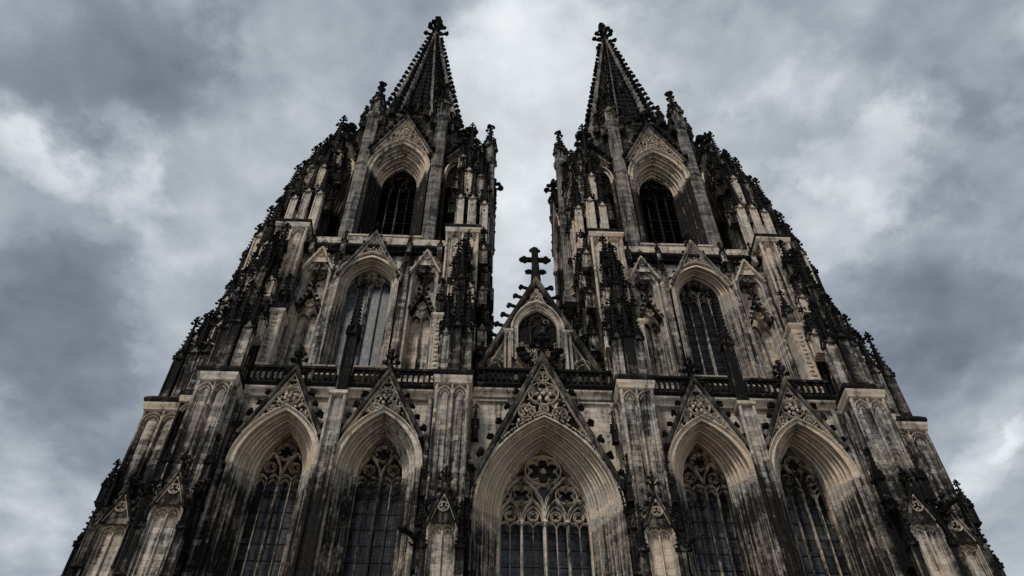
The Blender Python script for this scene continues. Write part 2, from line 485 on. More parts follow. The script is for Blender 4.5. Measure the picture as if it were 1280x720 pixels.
def relief(mb, inside, box, y, rmin, rmax, tries, g, w=.085, d=.24):
    """pack foiled rings and leaf bosses into a region (carved gable filling)"""
    x0, x1, z0, z1 = box; placed = []
    fits = lambda x, z, r: all(math.hypot(x - a, z - b) >= r + c + w * .3 for a, b, c in placed) and all(inside(x + r * math.cos(q), z + r * math.sin(q)) for q in [i * PI / 6 for i in range(12)])
    xm = (x0 + x1) / 2
    for k in range(3):          # the largest rings sit on the axis
        best = max(((r, z) for z in [z0 + (z1 - z0) * i / 60 for i in range(60)] for r in [rmin + (rmax * 1.3 - rmin) * j / 14 for j in range(15)] if fits(xm, z, r)), default=None)
        if best: placed.append((xm, best[1], best[0]))
    for k in range(tries):
        r = rmax + (rmin - rmax) * min(1, k / tries * 1.25)
        x, z = g.uniform(x0, x1), g.uniform(z0, z1)
        if any(math.hypot(x - a, z - b) < r + c + w * .3 for a, b, c in placed): continue
        if not all(inside(x + r * math.cos(q), z + r * math.sin(q)) for q in [i * PI / 4 for i in range(8)]): continue
        placed.append((x, z, r))
    for k in range(int(tries / 5)):
        x, z = g.uniform(x0, x1), g.uniform(z0, z1)
        if inside(x, z) and inside(x - .08, z) and inside(x + .08, z) and not any(math.hypot(x - a, z - b) < r * .85 for a, b, r in placed):
            mb.blob((x, y + .16, z), g.uniform(.05, .11), (g.uniform(.6, 2.0), .9, g.uniform(.6, 2.0)), .35, g)
    for x, z, r in placed:
        if r > rmin * 1.7:
            k = g.choice((3, 4, 5)) if r < .5 else 6
            mb.foil(x, z, r, y, w, d, k, g.uniform(0, 3))
            for i in range(k):
                q = i * 2 * PI / k + x
                mb.blob((x + r * .45 * math.cos(q), y + .16, z + r * .45 * math.sin(q)), r * .16, (1, .9, 1.4), .35, g)
            mb.blob((x, y + .08, z), r * .2, (1, .8, 1), .3, g)
        else:
            if g.random() < .5: mb.circle(x, z, r, y, w * .9, d, 9)
            mb.blob((x, y + .08, z), r * .6, (1, .9, 1), .35, g)

def gable(parent, cx, az, half, bz, y, arch, coping_w, crock, ncrock, fin, seed, backy, mat='coping', rmax=.75):
    """gable over an arch: coping (part) > relief, panel, finial (sub-parts)"""
    mb = MB()
    coping(mb, cx, az, half, bz, y, backy, coping_w)
    mb.mark('black'); gable_crockets(mb, cx, az, half, bz, y + .25, ncrock, crock)
    o = mb.build('gable', mat, parent)
    if fin:
        f = MB(); f.finial((cx, y + .3, az - .25), fin[0], fin[1]); f.build('finial', 'black', o)
    a, zs, h = arch
    sl = (az - bz) / half
    m = coping_w * 1.08
    def inside(x, z):
        dx = abs(x - cx)
        if z > az - m * math.hypot(1, sl) - dx * sl: return False
        if z < bz: return False
        Rr = (a * a + h * h) / (2 * a); c = Rr - a
        if z < zs: return dx > a + .1
        return math.hypot(dx + c, z - zs) > Rr + .08
    g = random.Random(seed)
    rl = MB()
    relief(rl, inside, (cx - half, cx + half, bz, az), y + .28, .13, rmax, 2600, g)
    # inner moulding along the rake
    k = coping_w / (half / math.hypot(half, az - bz))
    rl.bar([(cx - half + .1 + coping_w * .9, bz), (cx, az - k * 1.12), (cx + half - .1 - coping_w * .9, bz)], y + .16, .14, .3)
    rl.build('tracery_relief', 'pale', o)
    hm = MB(); hm.bar([(cx + x, z) for x, z in arch_pts(a + .06, zs, h + .06, 14)], y + .16, .17, .3); hm.build('hood_mould', 'arch', o)
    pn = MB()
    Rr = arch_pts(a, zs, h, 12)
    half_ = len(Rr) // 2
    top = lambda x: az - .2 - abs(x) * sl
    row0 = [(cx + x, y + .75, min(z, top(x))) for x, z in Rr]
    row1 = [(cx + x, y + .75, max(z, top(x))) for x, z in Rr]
    pn.grid([row0, row1]); pn.build('panel', 'dark', o)  # darker stone here paints in the shade of the hollows behind the relief
    return o

def shaft_profile(w, roll, rec, panels):
    """square footprint with corner rolls and sunk panels, centred on 0"""
    pts = []
    h = w / 2
    side = []
    pw = (w - 2 * roll - (panels - 1) * roll * .9) / panels
    x = -h
    def semi(x0, x1, out):
        c = (x0 + x1) / 2; r = (x1 - x0) / 2
        return [(c - r * math.cos(PI * k / 4), -h - out * math.sin(PI * k / 4)) for k in range(5)]
    side += semi(-h + .001, -h + roll, roll * .3)
    x = -h + roll
    for p in range(panels):
        side += [(x + rec * .5, -h + rec), (x + pw - rec * .5, -h + rec)]
        x += pw
        wd = roll if p == panels - 1 else roll * .9
        side += semi(x, x + wd - .001, roll * .3); x += wd
    for q in range(4):
        c, s = math.cos(q * PI / 2), math.sin(q * PI / 2)
        pts += [(px * c - py * s, px * s + py * c) for px, py in side]
    return pts

def rect_profile(x0, x1, y0, y1, roll=.22, rec=.22, px=2, py=2):
    """rectangular pier footprint with sunk panels on each side"""
    def side(L, n):
        s = []
        pw = (L - 2 * roll - (n - 1) * roll * 1.0) / n
        def semi(a, b): return [((a + b) / 2 - (b - a) / 2 * math.cos(PI * k / 4), -roll * .35 * math.sin(PI * k / 4)) for k in range(5)]
        s += semi(0.001, roll); x = roll
        for p in range(n):
            s += [(x + .02, rec), (x + .1 * pw, rec)] + [(x + pw * (.5 - .36 * math.cos(PI * k / 4)), rec - rec * .62 * math.sin(PI * k / 4)) for k in range(5)] + [(x + pw * .9, rec), (x + pw - .02, rec)]; x += pw
            s += semi(x, x + roll - .001); x += roll
        return s
    pts = []
    for (ox, oy, dx, dy, nx, ny, L, n) in ((x0, y0, 1, 0, 0, 1, x1 - x0, px), (x1, y0, 0, 1, -1, 0, y1 - y0, py), (x1, y1, -1, 0, 0, -1, x1 - x0, px), (x0, y1, 0, -1, 1, 0, y1 - y0, py)):
        pts += [(ox + dx * u + nx * v, oy + dy * u + ny * v) for u, v in side(L, n)]
    return pts

def pinnacle_meshes(key, hs, hp, ncr):
    """unit pinnacle (1 m wide): panelled shaft of height hs, gablets and crocketed spirelet of height hp"""
    sh = MB()
    sh.extrude(shaft_profile(.8, .13, .09, 1), 0, hs)
    sh.rects(-.4, .4, -.4, .4, [(-.02, .1), (.12, .1), (.25, .04)])
    sh.rects(-.4, .4, -.4, .4, [(hs - .12, .0), (hs - .02, .11), (hs + .06, .11)])
    for q in range(4):
        c, s = math.cos(q * PI / 2), math.sin(q * PI / 2)
        sh.add([(x * c - y * s, x * s + y * c, z) for x, y, z in ((-.4, -.44, hs - .1), (.4, -.44, hs - .1), (0, -.44, hs + .95))], [(0, 1, 2)])
    sp = MB()
    for q in range(4):
        o0 = len(sp.v)
        coping(sp, 0, hs + 1.15, .5, hs - .12, -.56, -.2, .14)
        for e in (-1, 1):
            for k in (.2, .6): sp.crocket((e * .5 * (1 - k), -.45, hs - .1 + 1.25 * k), (e, -.2, .4), .24)
        sp.blob((0, -.46, hs + 1.24), .13, (1, 1, 1.3), .2)
        c, s = math.cos(q * PI / 2), math.sin(q * PI / 2)
        for k in range(o0, len(sp.v)):
            x, y, z = sp.v[k]; sp.v[k] = (x * c - y * s, x * s + y * c, z)
    b = hs + .1; wd = .30
    sp.loft([[(-wd, -wd, b), (wd, -wd, b), (wd, wd, b), (-wd, wd, b)], [(-.06, -.06, b + hp * .86), (.06, -.06, b + hp * .86), (.06, .06, b + hp * .86), (-.06, .06, b + hp * .86)]])
    for k in range(ncr):
        t = .12 + .82 * k / ncr
        e = wd + (.06 - wd) * t
        for q in range(4):
            a = PI / 4 + q * PI / 2
            sp.crocket((e * 1.35 * math.cos(a), e * 1.35 * math.sin(a), b + hp * .86 * t), (math.cos(a), math.sin(a), .1), .27 - .09 * t)
    sp.finial((0, 0, b + hp * .80), hp * .16 + .5, .66)
    return sh, sp
PIN = {}
def pin_data():
    for key, hs, hp, n in (('short', 2.4, 3.6, 5), ('mid', 5.2, 5.4, 7), ('tall', 8.5, 6.5, 9), ('spire', 2.8, 7.5, 10), ('slim', 6.4, 6.8, 11)):
        sh, sp = pinnacle_meshes(key, hs, hp, n)
        n0 = len(sh.v)
        for mat in ('pale', 'grey', 'dark', 'black'):
            me = bpy.data.meshes.new('pinnacle')
            me.from_pydata(sh.v + sp.v, [], sh.f + [tuple(i + n0 for i in f) for f in sp.f]); me.update()
            me.materials.append(M[mat]); me.materials.append(M['black'])
            me.polygons.foreach_set('material_index', [0] * len(sh.f) + [1] * len(sp.f))
            PIN[key, mat] = me
def pin(parent, key, u, y, z, w, mat='grey', rz=None):
    r = rnd.choice((0, PI / 2, PI)) if rz is None else rz
    return place(PIN[key, mat], 'pinnacle', parent, (SIDE[0] * u, y, z), r + rnd.uniform(-.05, .05), w * rnd.uniform(.94, 1.06))

def pier(parent, x0, x1, y0, y1, z0, z1, mat='grey', px=2, py=2, cap=1.0, name='pier', soot=None, heads=True, capmat='pale', weather=True):
    mb = MB()
    mb.extrude(rect_profile(x0, x1, y0, y1, .17, .34, px, py), z0, z1, 16)
    if soot: mb.setsoot(soot)
    o = mb.build(name, mat, parent)
    if cap:
        c = MB()
        k = .5 * cap
        c.rects(x0, x1, y0, y1, [(z1 - .55 * k, .03), (z1 - .4 * k, .12), (z1 - .1 * k, .14), (z1 + .35 * k, .42 * k), (z1 + .75 * k, .46 * k), (z1 + .95 * k, .46 * k)])
        if heads:
            pw = (x1 - x0 - .22) / px
            for i in range(px):
                cx = x0 + .11 + pw * (i + .5)
                c.bar([(cx + x, z) for x, z in arch_pts(pw / 2 - .04, z1 - .9 * cap - .3, .75 * cap, 6)], y0 - .06, .12, .3)
                c.bar([(cx + x, z) for x, z in arch_pts(pw / 2 - .22, z1 - .9 * cap - .35, .5 * cap, 5)], y0 + .02, .08, .2)
        c.build('cap', capmat, o)
        if not weather: return o
        t = MB()
        t.rects(x0, x1, y0, y1, [(z1 + .95 * k + .003, .5 * k), (z1 + .95 * k + .22, .62 * k), (z1 + .95 * k + .42, .6 * k), (z1 + .95 * k + .8, .0)])
        t.build('weathering', 'black', o)
    return o

def balustrade(parent, x0, x1, y, z0, h, step=.42, mat='black', th=.3):
    mb = MB()
    mb.box(x0, x1, y - .05, y + th + .05, z0, z0 + .22); mb.box(x0, x1, y - .08, y + th + .08, z0 + h - .24, z0 + h)
    n = max(2, round((x1 - x0) / step)); st = (x1 - x0) / n
    for i in range(n + 1):
        x = x0 + st * i
        mb.box(x - .07, x + .07, y + .03, y + th - .03, z0 + .22, z0 + h - .24)
        if i < n:
            cx = x + st / 2
            mb.bar([(cx + q, z) for q, z in arch_pts(st / 2 - .03, z0 + h - .24 - st * .95, st * .8, 4)], y + .02, .09, th - .1)
            mb.circle(cx, z0 + .22 + st * .35, st * .3, y + .04, .07, th - .12, 7)
    return mb.build('balustrade', mat, parent)

def band(parent, x0, x1, y0, y1, prof, mat, name='cornice'):
    mb = MB(); mb.rects(x0, x1, y0, y1, prof); return mb.build(name, mat, parent)

def springsoot(zs, lo=0.0, hi=.75, fade=2.6):
    def fn(x, y, z):
        t = min(1, max(0, (zs + .4 - z) / fade)); t = t * t * (3 - 2 * t)
        return lo + (hi - lo) * t
    return fn

def canopy_niche(parent, cx, hw, z0, zs, y, mat='pale', seed=0, gable_h=2.6):
    """gabled blind arch on the face of a pier: two lights under a small traceried gable, thin pinnacles beside it"""
    mb = MB()
    archivolt(mb, cx, (hw, zs, hw * 1.15, y), (hw * .68, zs + .05, hw * .85, y + .35), z0, 3, .5, 8, 6)
    mb.mark('pale'); mb.grid([[(cx - hw * .7, y + .4, z0), (cx + hw * .7, y + .4, z0)], [(cx - hw * .7, y + .4, zs + hw), (cx + hw * .7, y + .4, zs + hw)]])
    mb.setsoot(springsoot(zs, .05, .34, 6))
    o = mb.build('niche', mat, parent)
    t = MB(); a = hw * .66
    t.bar([(0, z0), (0, zs)], y + .2, .13, .2)
    for e in (-1, 1):
        t.bar([(e * a / 2 + x, z) for x, z in arch_pts(a / 2, zs - .1, a * .62, 6)], y + .18, .12, .2)
        t.bar([(e * a / 2 + x, z) for x, z in arch_pts(a / 3.4, zs - .2, a * .3, 5)], y + .22, .07, .15)
    t.foil(0, zs + a * .62, a * .3, y + .16, .1, .2, 4, PI / 4)
    shift(t, 0, cx); t.build('tracery', mat, o)
    g = MB(); az = zs + hw * .55 + gable_h
    coping(g, cx, az, hw * 1.12, zs + .1, y - .28, y + .1, .2)
    gable_crockets(g, cx, az, hw * 1.12, zs + .1, y - .1, 4, .38)
    g.finial((cx, y - .1, az - .1), 1.5, .7)
    g.build('gable', 'dark', o)
    p = MB()
    p.add([(cx - hw, y - .04, zs + .3), (cx + hw, y - .04, zs + .3), (cx, y - .04, az - .25)], [(0, 1, 2)])
    p.mark('pale'); p.foil(cx, zs + hw * 1.5, hw * .36, y - .14, .09, .12, 3, PI / 2); p.blob((cx, y - .08, zs + hw * 2.3), .13); p.bar([(cx - hw * .8, zs + .45), (cx, az - .75), (cx + hw * .8, zs + .45)], y - .16, .09, .14)
    p.build('gable_panel', 'dark', o)
    return o

def gargoyle(parent, p, dx, dy, L=1.7):
    d = Vector((dx, dy, 0)).normalized(); p = Vector(p); up = Vector((0, 0, 1))
    mb = MB()
    pts = [p, p + d * L * .4 + up * .05, p + d * L * .7 + up * .22, p + d * L * .92 + up * .2]
    mb.tube(pts, .26, 6, .15)
    h = pts[-1]
    mb.blob(h + d * .1, .24, (1, 1, .9), .15); mb.tube([h + d * .2, h + d * .5 - up * .02], .13, 5, .07)
    mb.tube([h + d * .18 - up * .12, h + d * .42 - up * .2], .08, 4, .05)
    side = d.cross(up)
    for s in (-1, 1):
        mb.tube([h + side * s * .12 + up * .14, h + side * s * .2 + up * .36 - d * .1], .07, 4, .02)
        mb.tube([p + d * .3 + side * s * .2, p + d * .75 + side * s * .3 - up * .3, p + d * .95 + side * s * .26 - up * .18], .09, 4, .06)
        mb.add([p + d * .2 + side * s * .2 + up * .1, p + d * .9 + side * s * .5 + up * .45, p + d * .8 + side * s * .22 + up * .02, p + d * .25 + side * s * .3 - up * .1], [(0, 1, 2, 3)])
    return mb.build('gargoyle', 'black', parent)

def glass_pane(parent, cx, a, zs, h, z0, y, mat):
    mb = MB(); p = [(cx + x, z) for x, z in arch_pts(a + .1, zs, h + .1, 10, z0)]
    mb.add([(x, y, z) for x, z in p] + [(x, y + .08, z) for x, z in p], [tuple(range(len(p)))])
    mb.v = mb.v[:len(p)]
    return mb.build('glass', mat, parent)

def saddle_bars(mb, cx, a, z0, z1, y, step):
    mb.mark('black')
    z = z0
    while z < z1:
        mb.box(cx - a, cx + a, y, y + .06, z, z + .06); z += step

# ------------------------------------------------------------------ the tower
def belfry_data():
    """one face of the octagon in its own frame (x across, y inwards, z world height)"""
    D = {}
    hw = 4.27
    w = MB(); wall_arch(w, -hw, hw, 71.0, 101.0, 0, 0, 3.45, 88.0, 6.1)
    D['wall'] = (w, 'dark', None)
    a = MB(); archivolt(a, 0, (3.45, 88.0, 6.2, -.55), (2.25, 88.0, 4.2, 2.3), 73.2, 11, .9, 14, 14)
    D['archivolt'] = (a, 'arch', springsoot(88.0, .1, .68, 1.8))
    t = MB(); tracery4(t, 0, 2.25, 88.0, 4.2, 73.2, 2.45, .2); saddle_bars(t, 0, 2.0, 75, 88, 2.6, 2.2)
    D['window'] = (t, 'dark', None)
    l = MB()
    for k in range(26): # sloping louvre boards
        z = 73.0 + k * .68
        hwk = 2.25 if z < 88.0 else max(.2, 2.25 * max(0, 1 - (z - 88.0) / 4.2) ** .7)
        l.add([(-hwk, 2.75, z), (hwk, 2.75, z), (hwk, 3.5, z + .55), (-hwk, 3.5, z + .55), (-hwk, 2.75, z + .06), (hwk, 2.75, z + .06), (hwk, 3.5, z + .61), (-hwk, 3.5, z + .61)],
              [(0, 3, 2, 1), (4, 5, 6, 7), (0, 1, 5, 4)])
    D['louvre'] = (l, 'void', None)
    p = MB()
    p.box(-hw + .5, hw - .5, -.9, -.35, 72.8, 73.05); p.box(-hw + .5, hw - .5, -.9, -.35, 74.35, 74.6)
    p.box(-hw + .5, hw - .5, -.5, -.4, 73.05, 74.35)
    for k in range(7):
        p.foil(-3.2 + k * 1.067, 73.7, .5, -.82, .12, .3, 4, PI / 4)
    D['parapet'] = (p, 'pale', None)
    return D

def build_tower(s, label):
    SIDE[0] = s
    T = thing('cathedral_tower', (s * 15.0, 17.5, 0), label, 'tower')
    # ---- core masses
    mb = MB()
    mb.box(8.0, 22.6, 4.2, 31, 0, 47.0); mb.build('tower_body', 'dark', T)
    mb = MB(); mb.box(7.2, 22.8, 5.6, 29.5, 47.0, 71.0); mb.build('tower_body', 'dark', T)
    # ---- level A: two great windows between the piers
    for cx, x0, x1, sd in ((11.5, 8.0, 14.95, 1), (18.5, 14.95, 22.4, 2)):
        w = MB(); wall_arch(w, x0, x1, 22, 47.0, 1.0, cx, 2.8, 40.0, 5.0); w.box(x0, x1, 1.0, 4, 0, 22)
        w.setsoot(springsoot(42.5, 0, .75, 4)); w.build('wall', 'pale', T)
        a = MB(); archivolt(a, cx, (3.02, 39.9, 5.2, .3), (1.72, 40.75, 4.1, 2.9), 22, 12, .85)
        a.setsoot(springsoot(40.0, -.04, .42, 1.2)); a.build('archivolt', 'arch', T)
        t = MB(); tracery4(t, 0, 1.72, 40.75, 4.1, 22, 2.95, .2); saddle_bars(t, 0, 1.7, 23, 40, 3.12, 1.25); shift(t, 0, cx)
        t.setsoot(springsoot(40.2, .32, .68, 2)); wo = t.build('window', 'arch', T)
        glass_pane(wo, cx, 1.72, 40.75, 4.1, 22, 3.95, 'glass')
        gable(T, cx, 49.3, 3.05, 42.4, -.05, (3.02, 39.9, 5.2), .36, .62, 6, (2.2, 1.0), 10 * sd + s, .9)
    # piers of level A
    g = lambda lo, hi, z0, z1: (lambda x, y, z: lo + (hi - lo) * min(1, max(0, (z1 - z) / (z1 - z0))))
    p = pier(T, 5.45, 7.8, -1.5, 2.5, 0, 46.3, 'grey', 2, 3, 1.0, soot=g(-.28, .25, 34, 46))
    canopy_niche(T, 6.62, .95, 22, 33.6, -1.95, 'pale')
    for e in (-1, 1): pin(p, 'mid', 6.62 + e * 1.12, -1.75, 29.0, .62, 'dark', 0); pin(p, 'short', 6.62 + e * 1.3, -1.2, 36.2, .62, 'black', 0); pin(p, 'mid', 6.62 + e * 1.42, -1.1, 31.0, .6, 'black', 0)
    P1 = p
    p = pier(T, 22.3, 24.8, -1.2, 3.0, 0, 46.3, 'grey', 2, 3, 1.0, soot=g(-.2, .3, 33, 46))
    canopy_niche(T, 23.5, 1.0, 22, 34.6, -1.65, 'pale')
    for e in (-1, 1): pin(p, 'mid', 23.5 + e * 1.25, -1.5, 30.0, .65, 'dark', 0); pin(p, 'short', 23.5 + e * 1.4, -1.0, 37.0, .7, 'black', 0); pin(p, 'mid', 23.5 + e * 1.5, -.9, 32.0, .65, 'black', 0)
    P2 = p
    # mid pier with one slender pinnacle
    p = pier(T, 14.38, 15.52, -.1, 1.3, 0, 46.2, 'grey', 1, 1, .5, soot=g(-.38, .38, 38, 43), heads=False, weather=False)
    pin(p, 'slim', 14.85, .35, 46.3, .98, 'black', 0)
    # slim edge shafts by the big piers
    mb = MB()
    for u in (8.25, 21.75, 22.05):
        mb.tube([(u, .75, 20), (u, .75, 46.6)], .2, 8)
    mb.setsoot(g(-.1, .25, 36, 46)); mb.build('wall_shaft', 'grey', T)
    # side buttress at the outer corner
    p = pier(T, 25.0, 27.0, 2.2, 6.4, 0, 47.2, 'dark', 1, 2, .8)
    p = pier(T, 27.1, 30.1, 3.6, 6.6, 0, 47.6, 'grey', 2, 2, 1.0, soot=g(-.1, .4, 34, 48))
    canopy_niche(T, 28.6, 1.1, 22, 36.5, 3.15, 'pale')
    for u, w in ((27.35, .7), (29.85, .7)): pin(p, 'mid', u, 3.3, 33.5, w, 'dark', 0)
    pin(p, 'spire', 30.5, 4.0, 33.0, .85, 'black', 0); pin(p, 'mid', 31.0, 5.6, 31.0, .85, 'black', 0); pin(p, 'short', 26.9, 2.6, 37.5, .8, 'dark', 0); pin(p, 'short', 30.3, 3.4, 38.5, .6, 'black', 0); pin(p, 'short', 25.4, 1.8, 37.0, .8, 'dark', 0)
    mb = MB(); mb.box(30.1, 31.2, 3.4, 6.8, 0, 33.0); mb.box(24.6, 29.8, 6.0, 30, 0, 46.0); mb.build('buttress', 'dark', T)
    # ---- walkway between levels
    for x0, x1 in ((8.1, 14.3), (15.6, 22.1)):
        band(T, x0, x1, .75, 4.0, [(46.55, .0), (46.75, .08), (47.1, .35), (47.25, .38)], 'pale')
        band(T, x0, x1, .5, 4.0, [(47.253, .15), (47.5, .3), (47.62, .25)], 'black', 'ledge')
        balustrade(T, x0, x1, .45, 47.62, 1.75)
    # ---- level B
    wb = 2.12 if s < 0 else 1.95
    for cx, x0, x1 in ((15.25, 12.25, 18.25),):
        w = MB(); wall_arch(w, x0, x1, 52.2, 71.0, 4.0, cx, 2.85, 63.5, 4.0); w.build('wall', 'pale', T)
        a = MB(); archivolt(a, cx, (2.85, 63.3, 3.9, 3.3), (wb, 64.0, 3.0, 4.9), 52.4, 8, .8)
        a.setsoot(springsoot(63.0, -.05, .3, 6)); a.build('archivolt', 'arch', T)
        t = MB(); (tracery2 if s < 0 else tracery4)(t, *((wb, 64.0, 3.0, 52.4, 4.95, .2) if s < 0 else (0, wb, 64.0, 3.0, 52.4, 4.95, .17))); saddle_bars(t, 0, wb - .02, 53, 63, 5.1, 1.1) if s > 0 else None; shift(t, 0, cx)
        wo = t.build('window', 'grey', T)
        glass_pane(wo, cx, wb, 64.0, 3.0, 52.4, 5.28, 'paleglass' if s < 0 else 'darkglass')
        gable(T, cx, 71.0, 2.95, 64.0, 2.95, (2.85, 63.5, 4.0), .34, .4, 6, (1.5, .9), 77 + s, 3.9, 'rib', .6)
        band(T, cx - 2.8, cx + 2.8, 3.5, 4.6, [(51.6, 0), (52.1, .02), (52.4, .2), (52.5, .2)], 'pale', 'sill')
    for cx in (10.15, 20.05):
        w = MB(); wall_arch(w, cx - 1.75, cx + 1.75, 51.8, 71.0, 4.15, cx, 1.25, 64.9, 2.2); w.build('wall', 'pale', T)
        a = MB(); archivolt(a, cx, (1.3, 64.6, 2.2, 3.8), (.9, 64.8, 1.7, 4.5), 51.9, 4, .5, 8)
        a.mark('pale'); a.grid([[(cx - .95, 5.0, 51.9), (cx + .95, 5.0, 51.9)], [(cx - .95, 5.0, 67), (cx + .95, 5.0, 67)]])
        a.setsoot(springsoot(60, -.12, .25, 8)); n = a.build('niche', 'pale', T)
        t = MB()
        t.bar([(0, 51.9), (0, 59.6)], 4.62, .15, .3)
        for e in (-1, 1): t.bar([(e * .45 + x, z) for x, z in arch_pts(.44, 59.4, .8, 6)], 4.6, .12, .3)
        shift(t, 0, cx); t.build('tracery', 'grey', n)
        t = MB(); t.foil(cx, 65.7, .5, 4.6, .12, .3, 4, PI / 4); t.build('quatrefoil', 'grey', n)
        g2 = MB(); coping(g2, cx, 68.7, 1.5, 65.1, 3.3, 4.1, .24); gable_crockets(g2, cx, 68.7, 1.5, 65.1, 3.5, 4, .28); g2.finial((cx, 3.5, 68.5), 1.2, .6)
        g2.build('gable', 'pale', n)
        pp = MB(); pp.add([(cx - 1.0, 3.58, 66.3), (cx + 1.0, 3.58, 66.3), (cx, 3.58, 68.2)], [(0, 1, 2)])
        pp.foil(cx, 67.4, .3, 3.45, .1, .25, 3, PI / 2); pp.build('gable_relief', 'pale', n)
        # canopy inside the niche
        g3 = MB(); coping(g3, cx, 62.6, 1.0, 59.9, 3.6, 4.4, .2); gable_crockets(g3, cx, 62.6, 1.0, 59.9, 3.75, 4, .42); g3.finial((cx, 3.9, 62.4), 2.2, .8)
        g3.build('canopy', 'dark', n)
        g4 = MB(); g4.foil(cx, 60.95, .42, 4.0, .1, .3, 4, 0); g4.build('canopy_relief', 'pale', n)
        band(T, cx - 1.2, cx + 1.2, 3.7, 4.6, [(51.2, 0), (51.6, .02), (51.85, .15), (51.9, .15)], 'pale', 'sill')
    mb = MB()
    for u in (8.75, 11.75, 12.1, 18.3, 18.6, 21.4):
        mb.tube([(u, 3.7, 48), (u, 3.7, 66.0)], .2, 8); mb.ngon(u, 3.7, 8, [(65.6, .2), (66.1, .38), (66.4, .38)])
    mb.box(8.3, 21.7, 4.3, 5.5, 47.3, 52.0)
    mb.build('wall_shaft', 'grey', T)
    for x0, x1 in ((8.5, 12.4), (17.6, 21.6)):
        mb = MB(); mb.box(x0, x1, 3.9, 4.5, 65.6, 68.2)
        for k in range(int((x1 - x0) / .82)):
            u = x0 + .4 + k * .82
            mb.foil(u, 67.3, .38, 3.78, .1, .25, 4, PI / 4); mb.bar([(u - .41, 65.7), (u - .41, 68.0)], 3.76, .12, .25); mb.circle(u, 66.4, .26, 3.8, .09, .2, 9)
        mb.build('frieze', 'grey', T)
    for u in (11.95, 18.45): pin(T, 'short', u, 3.55, 66.3, .62, 'dark', 0)
    band(T, 8.4, 21.6, 3.5, 5.6, [(68.0, 0), (68.2, .05), (68.5, .3), (68.8, .32), (68.9, .2)], 'black')
    for u in (9.0, 11.9, 18.1, 21.0): pin(T, 'short', u, 3.3, 67.6, .5, 'grey', 0)
    # decorated piers of level B
    for x0, x1, y0 in ((5.4, 8.4, 2.4), (21.7, 24.6, 2.4)):
        pier(T, x0, x1, y0, 7.0, 47.0, 70.2, 'pale', 2, 2, .9, soot=g(.08, .5, 52, 69))
    for u in (8.35, 21.8):          # pale leaf-carved strips beside them
        mb = MB(); mb.box(u - .5, u + .5, 1.7, 3.0, 47.2, 57.0)
        mb.rects(u - .5, u + .5, 1.7, 3.0, [(56.7, .02), (57.0, .16), (57.25, .16), (57.6, -.1)])
        for k in range(17):
            z = 48.2 + k * .5
            mb.blob((u, 1.68, z), .22, (1.1, .45, .8), .3); mb.box(u - .42, u - .36, 1.64, 1.75, z - .25, z + .25) if k else None; mb.box(u + .36, u + .42, 1.64, 1.75, z - .25, z + .25)
        mb.build('carved_strip', 'pale', T)
        pin(T, 'short', u, 2.2, 57.4, .8, 'dark', 0)
    # black pinnacle clusters standing on the pier caps
    for c, pp in ((6.65, P1), (23.55, P2)):
        for (du, y, z, k, w, mt) in ((-.85, -.6, 47.3, 'mid', .9, 'grey'), (.85, -.6, 47.3, 'mid', .9, 'grey'), (0, -1.0, 47.3, 'mid', .95, 'dark'), (-.45, .3, 50, 'mid', .95, 'grey'), (.5, .3, 50.5, 'mid', .95, 'dark'),
                                     (-1.0, .9, 52.5, 'short', .95, 'pale'), (1.0, .9, 52, 'short', .95, 'grey'), (0, .2, 55.0, 'mid', .95, 'dark'), (-.75, .9, 57.5, 'short', .9, 'pale'), (.75, .9, 58, 'short', .9, 'grey'),
                                     (0, .8, 60.5, 'short', 1.0, 'dark'), (-.35, 1.4, 63, 'short', .9, 'dark'), (.5, 1.5, 62, 'short', .8, 'grey')):
            pin(pp, k, c + du, y, z, w, mt, 0)
    # ---- outer flank of level B: stepped buttress crowded with pinnacles
    mb = MB(); mb.box(24.5, 28.4, 4.2, 7.6, 47, 57.5); mb.box(24.2, 26.6, 4.6, 8.0, 57, 66); mb.box(23.8, 25.8, 5, 9, 65, 72); mb.box(22.6, 26.8, 9, 28, 47, 68); mb.box(24.5, 27.3, 6.2, 9, 47, 68)
    mb.box(2.0 + 3.4, 6.5, 6.8, 19, 47, 70)
    bt = mb.build('buttress', 'dark', T)
    g5 = random.Random(50 + s)
